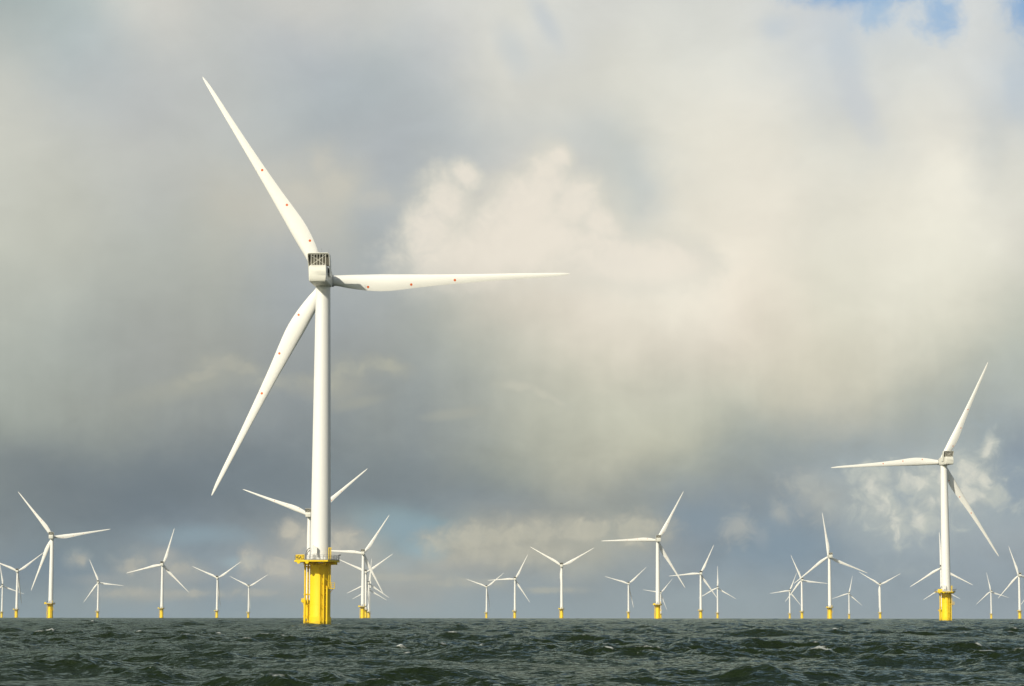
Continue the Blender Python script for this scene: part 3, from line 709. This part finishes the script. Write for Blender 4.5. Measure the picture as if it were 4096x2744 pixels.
me.polygons.foreach_set('use_smooth', np.ones(nq, dtype=bool))
me.update(calc_edges=True)
Jn = JJ/JJ[(rr > 60) & (rr < 300)].std()
for o_ in list(bpy.data.objects):              # wash round the nearest foundations
    if o_.get('category') == 'wind turbine' and o_.location.length < 1400:
        dd = np.hypot(X0-o_.location.x, Y0-o_.location.y); Jn += 4.6*np.exp(-((dd-3.6)/1.6)**2)
att = me.attributes.new('crest', 'FLOAT', 'POINT'); att.data.foreach_set('value', Jn.ravel().astype(np.float32))
sea = bpy.data.objects.new('sea', me); COL.objects.link(sea); sea['kind'] = 'structure'

M_SEA, t, b = material('sea_water'); N_, L_ = t.nodes, t.links
def nd(tp, **kw):
    n = N_.new(tp)
    for k, v_ in kw.items(): setattr(n, k, v_)
    return n
tc = nd('ShaderNodeTexCoord')
def nz(scale, detail, stretch=(1, 1, 1), rough=.6):
    mp = nd('ShaderNodeMapping'); mp.inputs[3].default_value = stretch; L_.new(tc.outputs['Object'], mp.inputs[0])
    n = nd('ShaderNodeTexNoise'); n.inputs['Scale'].default_value = scale; n.inputs['Detail'].default_value = detail
    n.inputs['Roughness'].default_value = rough; L_.new(mp.outputs[0], n.inputs[0]); return n.outputs[0]
bp = nd('ShaderNodeBump'); bp.inputs['Strength'].default_value = 1.0; bp.inputs['Distance'].default_value = .085
L_.new(nz(2.4, 6, (.8, 1.3, 1), .62), bp.inputs['Height'])
bp2 = nd('ShaderNodeBump'); bp2.inputs['Strength'].default_value = 1.0; bp2.inputs['Distance'].default_value = .7
L_.new(nz(.30, 5, (.8, 1.3, 1), .6), bp2.inputs['Height']); L_.new(bp2.outputs[0], bp.inputs['Normal'])
N_.remove(b)          # water body (scattered green light) under a Fresnel skin of reflected sky
df = nd('ShaderNodeBsdfDiffuse'); df.inputs[0].default_value = (.010, .017, .0055, 1)
gl = nd('ShaderNodeBsdfGlossy'); gl.inputs[0].default_value = (.68, .80, .74, 1); gl.inputs['Roughness'].default_value = .07
fr = nd('ShaderNodeFresnel'); fr.inputs[0].default_value = 1.333
b = nd('ShaderNodeMixShader'); pw = nd('ShaderNodeMath', operation='POWER'); pw.inputs[1].default_value = 1.12   # sub-ripple roughness weakens the glancing reflection
L_.new(fr.outputs[0], pw.inputs[0]); L_.new(pw.outputs[0], b.inputs[0]); L_.new(df.outputs[0], b.inputs[1]); L_.new(gl.outputs[0], b.inputs[2])
for q_ in (df, gl, fr): L_.new(bp.outputs[0], q_.inputs['Normal'])
# foam on the steepest crests
at = nd('ShaderNodeAttribute'); at.attribute_name = 'crest'
ad = nd('ShaderNodeMath', operation='MULTIPLY_ADD'); ad.inputs[1].default_value = 5.5
L_.new(nz(3.5, 8, (.5, 1.2, 1), .8), ad.inputs[0]); L_.new(at.outputs['Fac'], ad.inputs[2])
mr = nd('ShaderNodeMapRange'); mr.inputs[1].default_value = 6.3; mr.inputs[2].default_value = 7.4; L_.new(ad.outputs[0], mr.inputs[0])
fo = nd('ShaderNodeBsdfDiffuse'); fo.inputs[0].default_value = (.50, .52, .49, 1)
ms = nd('ShaderNodeMixShader'); L_.new(mr.outputs[0], ms.inputs[0]); L_.new(b.outputs[0], ms.inputs[1]); L_.new(fo.outputs[0], ms.inputs[2])
L_.new(ms.outputs[0], N_['Material Output'].inputs[0])
me.materials.append(M_SEA)

# ------------------------------------------------------------------ thin sea haze
m = MB(); m.box((-9700, -9700, -9.5), (9700, 9700, 160))
hz_ = m.build('haze', [], None, 0); hz_['kind'] = 'stuff'
hm = bpy.data.materials.new('haze'); hm.use_nodes = True; ht = hm.node_tree; ht.nodes.clear()
pv = ht.nodes.new('ShaderNodeVolumePrincipled'); pv.inputs['Color'].default_value = (.80, .86, .90, 1); pv.inputs['Density'].default_value = 2.6e-5
ho = ht.nodes.new('ShaderNodeOutputMaterial'); ht.links.new(pv.outputs[0], ho.inputs['Volume'])
hz_.data.materials.append(hm)
